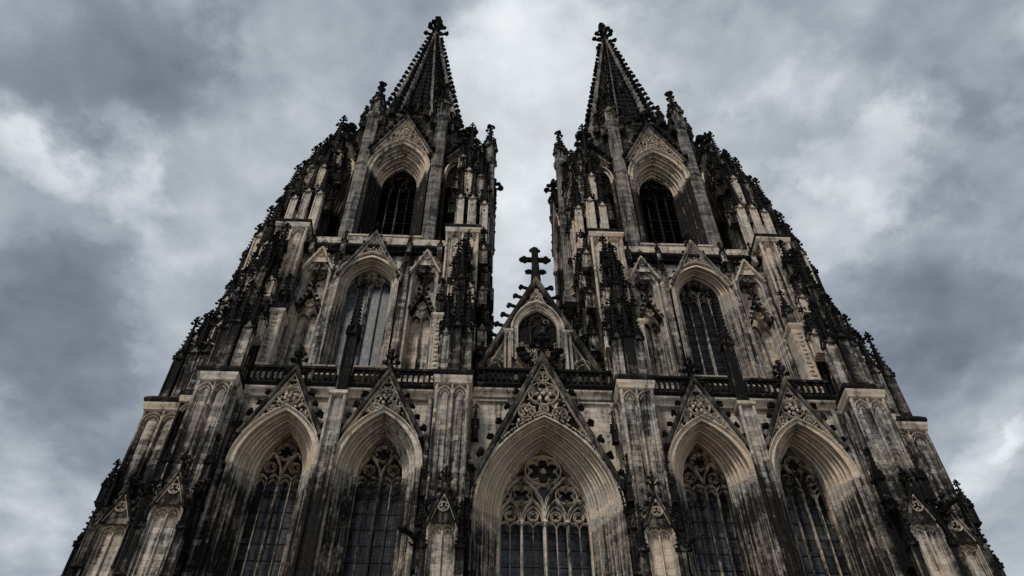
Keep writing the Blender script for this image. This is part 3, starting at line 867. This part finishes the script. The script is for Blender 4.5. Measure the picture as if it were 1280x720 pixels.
    for u, y, z, k, w, mt in ((29.5, 4.4, 48.6, 'mid', 1.0, 'dark'), (28.3, 4.0, 48.4, 'mid', 1.0, 'grey'), (27.1, 3.8, 48.4, 'mid', 1.05, 'grey'), (25.9, 3.2, 48.2, 'mid', 1.05, 'grey'), (25.0, 2.6, 48.2, 'mid', .9, 'pale'),
                              (29.6, 6.2, 49.6, 'spire', .95, 'dark'), (28.9, 5.0, 54.0, 'short', 1.0, 'pale'), (28.0, 4.5, 55.5, 'short', 1.0, 'grey'), (27.0, 4.0, 55.0, 'short', 1.05, 'pale'), (26.1, 3.6, 54.5, 'short', 1.0, 'dark'),
                              (25.2, 3.0, 55.5, 'short', 1.0, 'grey'), (28.3, 6.2, 57.3, 'spire', .95, 'black'), (27.6, 4.9, 59.0, 'short', 1.0, 'pale'), (26.7, 4.4, 59.5, 'short', 1.0, 'grey'), (25.7, 3.8, 59.0, 'short', 1.0, 'pale'),
                              (24.9, 3.0, 60.0, 'short', .95, 'dark'), (27.2, 6.0, 62.0, 'mid', .9, 'dark'), (26.6, 4.9, 63.0, 'short', 1.0, 'pale'), (25.7, 4.3, 63.5, 'short', 1.0, 'grey'), (24.9, 3.4, 64.2, 'short', .95, 'grey'),
                              (26.4, 6.0, 66.0, 'short', 1.0, 'dark'), (25.6, 4.6, 67.0, 'short', .95, 'pale'), (27.0, 8.0, 66, 'mid', 1.0, 'dark'), (25.0, 3.6, 68.0, 'short', .85, 'dark'), (29.0, 7.5, 53.5, 'spire', .95, 'black'),
                              (28.3, 6.6, 60.5, 'mid', 1.0, 'grey'), (27.9, 6.4, 65.0, 'mid', 1.0, 'dark'), (27.3, 6.2, 67.5, 'mid', 1.0, 'pale'), (26.6, 5.6, 69.5, 'mid', .95, 'dark'), (27.4, 7.6, 71.0, 'mid', 1.05, 'dark'), (28.6, 7.4, 58.0, 'mid', .95, 'dark')):
        pin(bt, k, u + g5.uniform(-.15, .15), y, z + g5.uniform(-.4, .4), w, mt, 0)
    # inner flank above the nave roof
    for y in (6.0, 11.0, 16.5):
        k = 0 if y < 8 else 1.0
        mb = MB(); mb.box(4.2 + k, 5.6 + k, y - .8, y + .8, 47, 64); mb.box(4.7 + k, 5.6 + k, y - .7, y + .7, 64, 71); bi = mb.build('buttress', 'dark', T)
        pin(bi, 'mid', 4.45 + k, y, 61.6, .9, 'dark', 0); pin(bi, 'mid', 4.0 + k, y - .9, 51, .9, 'dark', 0); pin(bi, 'short', 4.2 + k, y - .8, 58, .9, 'grey', 0); pin(bi, 'mid', 5.0 + k, y - .3, 69.6, .9, 'dark', 0)
    for (u, y, z, k) in ((4.75, 3.4, 49, 'mid'), (4.7, 3.2, 54.5, 'short'), (4.6, 4.5, 57, 'mid'), (4.8, 3.2, 60, 'short'), (4.6, 4.4, 64, 'short'), (4.9, 3.4, 66, 'short')): pin(bi, k, u, y, z, .9, 'dark' if k == 'mid' else 'grey', 0)
    # ---- level C: corner turrets
    def turret(cu, cy, out):
        mb = MB()
        mb.ngon(cu, cy, 8, [(70.9, 1.75), (79.5, 1.65), (80.2, 1.4), (88, 1.3), (89, 1.0), (94, .8)], PI / 8)
        tu = mb.build('turret', 'dark', T)
        b = MB(); b.rects(cu - 1.9, cu + 1.9, cy - 1.9, cy + 1.9, [(70.3, .1), (70.7, .15), (71.1, .5), (71.35, .5)]); b.build('cornice', 'pale', tu)
        b = MB(); b.rects(cu - 1.9, cu + 1.9, cy - 1.9, cy + 1.9, [(71.353, .55), (71.75, .6), (72.0, .2)]); b.build('ledge', 'black', tu)
        for (du, dy) in ((-1.9, -1.9), (-.65, -2.1), (.65, -2.1), (1.9, -1.9), (2.1, -.6), (-2.1, -.6), (2.1, .9), (-2.1, .9)):
            if du * out < -1: continue
            pin(tu, 'tall', cu + du, cy + dy, 71.5 + rnd.uniform(-.2, .2), .98 if abs(du) < 1 else .9, 'pale', 0)
        for (du, dy) in ((-1.55, -1.6), (1.55, -1.6), (0, -1.8)):
            pin(tu, 'short', cu + du, cy + dy, 77.8 + rnd.uniform(-.3, .3), .8, 'dark', 0)
        for (du, dy) in ((-1.35, -1.35), (0, -1.6), (1.35, -1.35), (1.6, .3), (-1.6, .3)):
            if du * out < -1: continue
            pin(tu, 'mid', cu + du, cy + dy, 81.0 + rnd.uniform(-.3, .3), 1.0, 'pale' if du * out < 1 else 'grey', 0)
        for (du, dy) in ((-.7, -1.3), (.7, -1.3), (1.4, -.4), (-1.4, -.4), (0, -.9)):
            pin(tu, 'short', cu + du, cy + dy, 84.5 + rnd.uniform(-.6, .6), .95, 'dark', 0)
        for (du, dy) in ((-.9, -.9), (.9, -.9), (0, .7), (1.1, .3), (-1.1, .3)):
            pin(tu, 'short', cu + du, cy + dy, 87.5 + rnd.uniform(-.6, .8), 1.0, rnd.choice(('dark', 'grey')), 0)
        pin(tu, 'spire', cu, cy - .2, 89.5, 1.05, 'dark', 0); pin(tu, 'spire', cu + .9 * out, cy - .4, 86.8, .9, 'dark', 0); pin(tu, 'short', cu + .6 * out, cy + .6, 91.0, 1.05, 'dark', 0); pin(tu, 'short', cu - .6 * out, cy + .9, 91.5, .95, 'dark', 0)
        return tu
    tin = turret(6.9, 7.6, -1); tout = turret(23.1, 7.6, 1)
    for (u, y) in ((7.9, 26.6), (22.1, 26.6)):
        mb = MB(); mb.ngon(u, y, 8, [(70.9, 1.7), (80, 1.6), (88, 1.4), (94, .8)], PI / 8); mb.build('turret', 'dark', T)
        
    for (u, y, z, k, w) in ((26.0, 8.6, 71, 'mid', 1.15), (26.9, 10.0, 70, 'mid', 1.2), (26.3, 11.5, 74, 'mid', 1.1), (27.4, 12.5, 70, 'mid', 1.15), (25.8, 9.6, 77.5, 'short', 1.2), (25.6, 11.2, 80, 'mid', 1.0), (26.6, 14.0, 76, 'mid', 1.2),
                            (25.0, 10.2, 85.5, 'short', 1.15), (24.6, 10.8, 88.5, 'short', 1.2), (25.4, 13.0, 86, 'short', 1.2)):
        pin(tout, k, u, y, z, w, rnd.choice(('dark', 'dark', 'grey', 'pale')), 0)
    for (u, y, z, k, w) in ((27.0, 7.4, 74.5, 'mid', 1.0), (26.7, 7.6, 79, 'mid', .95), (26.2, 7.8, 83.5, 'short', 1.1), (25.5, 8.0, 87.0, 'short', 1.1), (24.6, 8.2, 90.0, 'short', 1.1)): pin(tout, k, u, y, z, w, 'dark', 0)
    for (u, y, z, k, w) in ((5.0, 9.2, 72, 'mid', 1.0), (5.4, 11.0, 70, 'mid', 1.1), (5.7, 13.2, 74, 'mid', 1.1), (5.5, 10.0, 80.5, 'short', 1.1), (5.8, 12.0, 82, 'mid', 1.0), (5.9, 16.5, 72, 'mid', 1.2), (6.1, 10.4, 88.5, 'short', 1.1), (5.8, 9.4, 85.5, 'short', 1.0), (6.3, 15, 82, 'mid', 1.1), (5.0, 12.3, 88.5, 'mid', 1.0), (5.5, 12.1, 92.5, 'mid', .95), (4.9, 12.4, 79, 'mid', 1.0), (5.9, 11.6, 95, 'short', 1.1), (5.2, 13.0, 97, 'short', 1.0)):
        pin(tin, k, u, y, z, w, rnd.choice(('dark', 'dark', 'grey')), 0)
    # ---- octagon
    mb = MB(); mb.ngon(15, 17.5, 8, [(71, 7.4), (101, 7.4)], PI / 8); mb.build('belfry_core', 'void', T)  # added core closes the open belfry, its darkness put into the colour
    for k in range(8):
        a = k * PI / 4
        mtx = Matrix.Translation((s * 15, 17.5, 0)) @ Matrix.Rotation(a, 4, 'Z')
        loc = mtx @ Vector((0, -10.3, 0))
        win = None
        for nm in ('wall', 'archivolt', 'window', 'louvre', 'parapet'):
            par = win if nm == 'louvre' else T
            o = place(BEL[nm], 'belfry_wall' if nm == 'wall' else nm, par, loc, a)
            if nm == 'window': win = o
        o = place(BEL['gable'], 'gable', T, loc, a)
        for q in ('gable_relief', 'gable_panel', 'gable_finial', 'gable_hood'):
            place(BEL[q], {'gable_relief': 'tracery_relief', 'gable_hood': 'hood_mould', 'gable_panel': 'panel', 'gable_finial': 'finial'}[q], o, loc, a)
        va = -PI / 2 + PI / 8 + a
        vx, vy = s * 15 + 11.15 * math.cos(va), 17.5 + 11.15 * math.sin(va)
        co = place(BEL['column'], 'column', T, (vx, vy, 0), 0)
        SIDE[0] = 1; pin(co, 'short', vx, vy, 100.4, 1.5, 'grey', va)
        if abs(vx) < 7 and vy > 12:
            SIDE[0] = s; continue
        for e in (-1, 1): pin(co, 'short', vx + e * 1.15 * math.sin(va), vy - e * 1.15 * math.cos(va), 98.6, .75, 'dark', va)
        for e in (-1, 1): pin(co, 'short', vx + e * 2.3 * math.sin(va) * .9 - .6 * math.cos(va), vy - e * 2.3 * math.cos(va) * .9 - .6 * math.sin(va), 100.9, .8, 'dark', va)
        SIDE[0] = s
    mb = MB(); mb.ngon(15, 17.5, 8, [(100.5, 10.6), (100.9, 11.3), (101.3, 11.3), (101.35, 9.0), (102.5, 9.0)], PI / 8); mb.build('cornice', 'dark', T)
    # ---- spire
    zb, zt, R0, R1 = 102.0, 150.5, 7.3, .32
    mb = MB(); mb.ngon(15, 17.5, 8, [(zb, R0 * .93), (zt, R1 * .8)], PI / 8); sp = mb.build('spire', 'black', T)
    for k in range(8):
        va = PI / 8 + k * PI / 4
        c, sn = math.cos(va), math.sin(va)
        P = lambda t, e=0: Vector((15 + (R0 + (R1 - R0) * t + e) * c, 17.5 + (R0 + (R1 - R0) * t + e) * sn, zb + (zt - zb) * t))
        rb = MB(); rb.tube([P(i / 6) for i in range(7)],   .68, 6, .28); rb.mark('black'); cr = rb
        for i in range(27):
            t = .015 + .955 * i / 27
            cr.crocket(P(t, .6 - .3 * t), (c, sn, .12), 1.15 - .45 * t)
        rb.build('rib', 'rib', sp)
        # pierced stone filling between two ribs
        vb = va + PI / 4
        tr = MB()
        m0 = (P(0) + Vector((15 + R0 * math.cos(vb), 17.5 + R0 * math.sin(vb), zb))) / 2; tr.tube([m0, Vector((15, 17.5, zt))], .2, 5)
        for i in range(26):
            t = .02 + .93 * i / 26
            rr = (R0 + (R1 - R0) * t)
            A = Vector((15 + rr * math.cos(va), 17.5 + rr * math.sin(va), zb + (zt - zb) * t)); B = Vector((15 + rr * math.cos(vb), 17.5 + rr * math.sin(vb), zb + (zt - zb) * t))
            tr.tube([A, B], .08, 4, None, False)
            n = max(1, int((A - B).length / 1.05)); nx = (A + B) / 2 - Vector((15, 17.5, (A + B).z / 2)); nx.normalize()
            for j in range(n):
                q = A.lerp(B, (j + .5) / n) + Vector((0, 0, .75 * (1 - .5 * t))) * .9 - nx * .12
                tr.blob(q, rnd.uniform(.26, .44) * (1 - .4 * t), (1, 1, 1.2), .4)
        tr.build('openwork', 'black', sp)
    f = MB()
    f.ngon(15, 17.5, 8, [(149.8, .5), (156.4, .28)])
    for z, rr, br, n in ((150.6, 1.85, .5, 6), (153.0, 1.25, .48, 6), (155.2, .5, .42, 5)):
        for i in range(n):
            a = 2 * PI * i / n
            q = (15 + rr * math.cos(a), 17.5 + rr * math.sin(a), z + .25)
            f.tube([(15, 17.5, z - .6), (15 + rr * .7 * math.cos(a), 17.5 + rr * .7 * math.sin(a), z - .1), q], .3, 5, .24); f.blob(q, br, (1, 1, .9), .25)
    f.blob((15, 17.5, 156.7), .75, (1, 1, 1.1), .2)
    f.build('finial', 'black', sp)
    # gargoyles
    for p, dx, dy in (((7.7, -1.0, 33.0), .9, -.8), ((22.3, -1.0, 36.0), -.7, -1), ((24.9, -1.0, 36.0), .7, -1)):
        gargoyle(T, p, dx, dy)
    SIDE[0] = 1
    return T

def prep_belfry():
    D = belfry_data(); out = {}
    for k, (mb, mat, fn) in D.items():
        me = bpy.data.meshes.new('belfry_' + k); me.from_pydata(mb.v, [], mb.f); me.update(); mb.finish(me, mat)
        if fn:
            at = me.attributes.new('soot', 'FLOAT', 'POINT'); at.data.foreach_set('value', [fn(*v.co) for v in me.vertices])
        out[k] = me
    tmp = thing('tmp', (0, 0, 0), '', '')
    o = gable(tmp, 0, 100.3, 3.7, 91.2, -1.0, (3.45, 88.0, 6.2), .4, .9, 7, (3.2, 1.9), 5, -.1, 'coping', .7)
    out['gable'] = o.data
    for c in list(o.children):
        out['gable_' + {'tracery_relief': 'relief', 'hood_mould': 'hood', 'panel': 'panel', 'finial': 'finial'}[c.name.split('.')[0]]] = c.data
        bpy.data.objects.remove(c)
    bpy.data.objects.remove(o); bpy.data.objects.remove(tmp)
    mb = MB()
    for dx, dy, r in ((0, 0, .62), (.5, -.3, .22), (-.5, -.3, .22), (.5, .3, .22), (-.5, .3, .22)):
        mb.ngon(dx, dy, 12 if r > .5 else 8, [(72, r), (88.6, r), (88.8, r + .16), (89.1, r + .16), (89.2, r), (100, r * .95)])
    mb.rects(-.5, .5, -.5, .5, [(71.9, .5), (73.6, .5), (74.2, .2)])
    mb.ngon(0, 0, 8, [(99.7, .7), (100.3, 1.0), (101, 1.0)])
    me = bpy.data.meshes.new('column'); me.from_pydata(mb.v, [], mb.f); me.update(); me.materials.append(M['rib']); out['column'] = me
    return out

# ------------------------------------------------------------------ nave front between the towers
def build_nave():
    SIDE[0] = 1
    N = thing('nave_front', (0, 3, 0), 'gabled church front with one large pointed window and a cross, between the two towers', 'church front')
    w = MB(); wall_arch(w, -5.5, 5.5, 20, 47.0, .6, 0, 4.6, 36.5, 7.9); w.box(-5.5, 5.5, .6, 3, 0, 20)
    w.build('wall', 'pale', N)
    for s in (-1, 1):           # framed blank panels beside the gable
        mb = MB()
        for x0, x1 in ((2.6, 5.25),):
            mb.box(s * x0 if s > 0 else -x1, s * x1 if s > 0 else -x0, .42, .598, 46.3, 46.5)
        mb.box(s * 5.05 - .1, s * 5.05 + .1, .35, .598, 38, 46.3)
        mb.build('wall_panel', 'pale', N)
    a = MB(); archivolt(a, 0, (4.98, 36.3, 8.2, -.25), (3.12, 37.45, 6.45, 2.5), 20, 17, .85, 18, 12)
    a.mark('dark')          # leaf band round the arch
    for x, z in arch_pts(5.0, 36.3, 8.3, 40): a.blob((x, -.3, z), .17, (1, .7, 1), .4)
    a.setsoot(springsoot(36.6, -.08, .32, 1.0)); a.build('archivolt', 'arch', N)
    t = MB(); A, zs, h, z0, y = 3.12, 37.45, 6.45, 20, 2.55
    t.bar(arch_pts(A - .06, zs, h, 14, z0), y, .2, .35)
    for k in (-1, 0, 1): t.bar([(k * A / 2, z0), (k * A / 2, zs)], y - .05, .2 if k else .27, .45); t.blob((k * A / 2, y + .05, zs - .2), .3, (1, .8, .9), .3)
    for k in range(4):
        c = (k - 1.5) * A / 2
        t.bar([(c, z0), (c, zs - .6)], y + .05, .09, .3)
        t.bar([(c + x, z) for x, z in arch_pts(A / 4 - .02, zs, 1.75, 8)], y, .2, .35)
        t.bar([(c + x, z) for x, z in arch_pts(A / 4 - .15, zs, 1.25, 7)], y + .1, .1, .25)
        for e in (-1, 1): t.bar([(c + e * A / 8 + x, z) for x, z in arch_pts(A / 8 - .02, zs - .55, .5, 5)], y + .1, .08, .25)
        t.foil(c, zs + .42, .36, y + .08, .09, .25, 4, PI / 4)
    for s in (-1, 1):
        c = s * A / 2
        t.bar([(c + x, z) for x, z in arch_pts(A / 2 - .02, zs + .3, 3.4, 10)], y - .03, .17, .38)
        t.foil(c, zs + 2.15, .74, y, .09, .3, 4, PI / 4)
        t.foil(s * 1.98, zs + 3.2, .46, y, .08, .3, 3, 0); t.foil(s * .6, zs + 2.95, .3, y, .08, .3, 3, 0); t.circle(s * 2.6, zs + 2.0, .28, y, .08, .3, 9)
        # flowing bars up to the rose
        t.bar([(0, zs + .9), (s * .12, zs + 1.8), (s * .55, zs + 2.6), (s * 1.15, zs + 3.2), (s * 1.35, zs + 3.7)], y - .02, .12, .32)
    t.foil(0, zs + 4.3, 1.28, y - .02, .12, .35, 6, PI / 6)
    t.blob((0, y + .15, zs + 4.3), .26, (1, .6, 1), .15)
    saddle_bars(t, 0, A - .1, 21, zs - .5, y + .28, 1.3)
    t.setsoot(springsoot(37.2, .12, .58, 1.5)); wo = t.build('window', 'arch', N)
    glass_pane(wo, 0, A, zs, h, z0, 3.6, 'glass')
    gable(N, 0, 50.9, 5.3, 38.0, -.55, (4.98, 36.3, 8.2), .44, .68, 8, (2.6, 1.4), 42, .55, 'coping', .85)
    for s in (-1, 1): pin(N, 'mid', s * 5.2, -.4, 33.2, .5, 'dark', 0); pin(N, 'short', s * 4.9, -.2, 42.0, .5, 'black', 0)
    band(N, -5.3, 5.3, .3, 4, [(46.6, .0), (46.8, .08), (47.1, .3), (47.25, .33)], 'pale')
    band(N, -5.3, 5.3, .1, 4, [(47.253, .15), (47.5, .3), (47.62, .25)], 'black', 'ledge')
    balustrade(N, -5.3, 5.3, .05, 47.62, 1.75, .45)
    # upper gable
    y = 3.0; az, bz, hf = 64.3, 51.6, 5.35
    g = MB(); coping(g, 0, az, hf, bz, y - .35, y + .8, .5)
    g.box(-hf + .0, hf - .0, y - .1, y + .6, 51.0, 51.5)
    L = math.hypot(hf, az - bz); g.mark('black')
    for e in (-1, 1):
        for k in range(9):
            tt = .06 + .9 * k / 9
            x, z = e * hf * (1 - tt), bz + (az - bz) * tt
            o = Vector((e * (az - bz) / L, 0, hf / L))
            p = Vector((x, y, z)); q = p + o * .62
            g.tube([p - o * .1, q], .17, 5); g.blob(q + Vector((0, 0, .05)), .25, (1.1, 1, .8), .2); g.blob(q + Vector((e * .1, 0, -.15)), .2, (1, 1, 1), .2)
    go = g.build('gable', 'coping', N)
    wl = MB(); wl.add([(-4.7, y + .25, 47), (4.7, y + .25, 47), (4.7, y + .25, 52), (0, y + .25, az - .4), (-4.7, y + .25, 52)], [(0, 1, 2, 3, 4)]); wl.build('gable_wall', 'grey', go)
    rl = MB()
    archivolt(rl, 0, (2.3, 57.2, 3.6, y - .2), (1.75, 57.2, 2.9, y + .1), 53.4, 3, .5, 10, 3)
    rl.mark('pale'); rl.bar(arch_pts(1.72, 57.2, 2.5, 10, 54.4), y - .1, .2, .4)
    for s in (-1, 1):
        rl.bar([(s * 3.6 + x, z) for x, z in arch_pts(.95, 52.2, 1.3, 7)], y - .12, .16, .4); rl.bar([(s * 3.6 + x, z) for x, z in arch_pts(.55, 52.2, .8, 6)], y - .02, .12, .3)
        rl.bar([(s * 2.35, 51.5), (s * 2.35, 56.8)], y - .35, .34, .6); rl.bar([(s * 2.75, 51.5), (s * 2.75, 56.3)], y - .25, .22, .5)
        rl.rects(s * 2.5 - .4, s * 2.5 + .4, y - .4, y + .2, [(56.3, -.1), (56.5, .02), (56.7, .04)])
        for k in range(5): rl.bar([(s * (1.0 + .42 * k) + x, z) for x, z in arch_pts(.2, 61.0 - 1.05 * k - .5, .35, 4)], y - .1, .08, .3)
    rl.build('tracery_relief', 'pale', go)
    gr = random.Random(3); rr = MB()
    relief(rr, lambda x, z: z < az - 1.4 - abs(x) * 2.5 and (z > 57.2 and math.hypot(x, z - 57.6) > 2.4), (-3, 3, 57, 63.2), y - .08, .12, .42, 1500, gr, .09, .2)
    relief(rr, lambda x, z: z < az - 1.3 - abs(x) * 2.5 and 52 < z < 61 and abs(x) < 4.2 and math.hypot(x, z - 57.6) > 2.35 and not (2.0 < abs(x) < 3.1) and not (abs(x) > 3.0 and z < 53.8), (-4.2, 4.2, 52, 61), y - .02, .12, .4, 2200, gr, .08, .25)
    for e in (-1, 1): rr.bar([(e * (hf - 1.0), 51.9), (0, az - 2.0)], y - .1, .12, .35); rr.bar([(e * (hf - 1.35), 51.9), (0, az - 2.9)], y - .02, .09, .25) if 0 else None
    rr.build('leaf_relief', 'pale', go)
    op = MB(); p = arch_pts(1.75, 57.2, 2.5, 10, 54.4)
    op.add([(x, y + .2, z) for x, z in p], [tuple(range(len(p)))]); op.build('opening', 'void', go)  # near-black sheet paints the shade of an opening that is not cut
    mu = MB()
    for k in (-.58, .58): mu.bar([(k, 54.4), (k, 57.6)], y + .0, .12, .2)
    for k in (-1.15, 0, 1.15): mu.bar([(k + x, z) for x, z in arch_pts(.56, 57.0, .95, 6)], y, .1, .2)
    mu.foil(0, 58.55, .5, y, .09, .2, 4, PI / 4)
    for e in (-1, 1): mu.circle(e * .75, 58.2, .24, y, .08, .2, 9); mu.build('mullion', 'grey', go)
    for sx in (-1, 1):
        sm = MB()
        for i in range(3): sm.blob((sx * (1.0 + .25 * i), y - .5, 53.0 + .5 * i), .5, (1.1, .8, .7), .3)
        sm.build('leaf_carving', 'black', go)
    sm = MB(); sm.blob((0, y - .5, 55.9), .62, (.7, .7, 1.5), .2); sm.blob((0, y - .5, 56.9), .3, (1, 1, 1.1), .15); sm.build('carved_figure', 'black', go)
    cr = MB()
    cr.ngon(0, y + .15, 8, [(63.7, .5), (66.2, .36), (68.5, .32)], PI / 8)
    cr.tube([(-.95, y + .15, 67.0), (.95, y + .15, 67.0)], .28, 6)
    for q in ((-.98, 0), (.98, 0), (0, 1.45)):
        for dx, dz in ((0, .26), (0, -.26), (-.26, 0), (.26, 0)): cr.blob((q[0] + dx, y + .15, 67.0 + q[1] + dz), .3, (1, .8, 1), .2)
    for q in ((.65, 65.2), (-.65, 65.2)): cr.tube([(0, y + .15, 64.8), (q[0], y + .15, q[1])], .2, 5); cr.blob((q[0], y + .15, q[1]), .34, (1.1, .9, .8), .2)
    cr.build('cross', 'black', go)
    rf = MB(); rf.loft([[(-7, y + .9, 47), (7, y + .9, 47), (0, y + .9, 62.5)], [(-7, 60, 47), (7, 60, 47), (0, 60, 62.5)]]); rf.build('roof', 'slate', N)
    return N

# ------------------------------------------------------------------ ground
gm = MB(); gm.add([(-1500, -1500, 0), (1500, -1500, 0), (1500, 1500, 0), (-1500, 1500, 0)], [(0, 1, 2, 3)])
gd = gm.build('ground', paving()); gd['kind'] = 'structure'

pin_data()
BEL = prep_belfry()
build_nave()
build_tower(-1, 'left one of the twin dark stone towers, with pale dusty glass behind its balustrade')
build_tower(1, 'right one of the twin dark stone towers, with only dark windows above its balustrade')
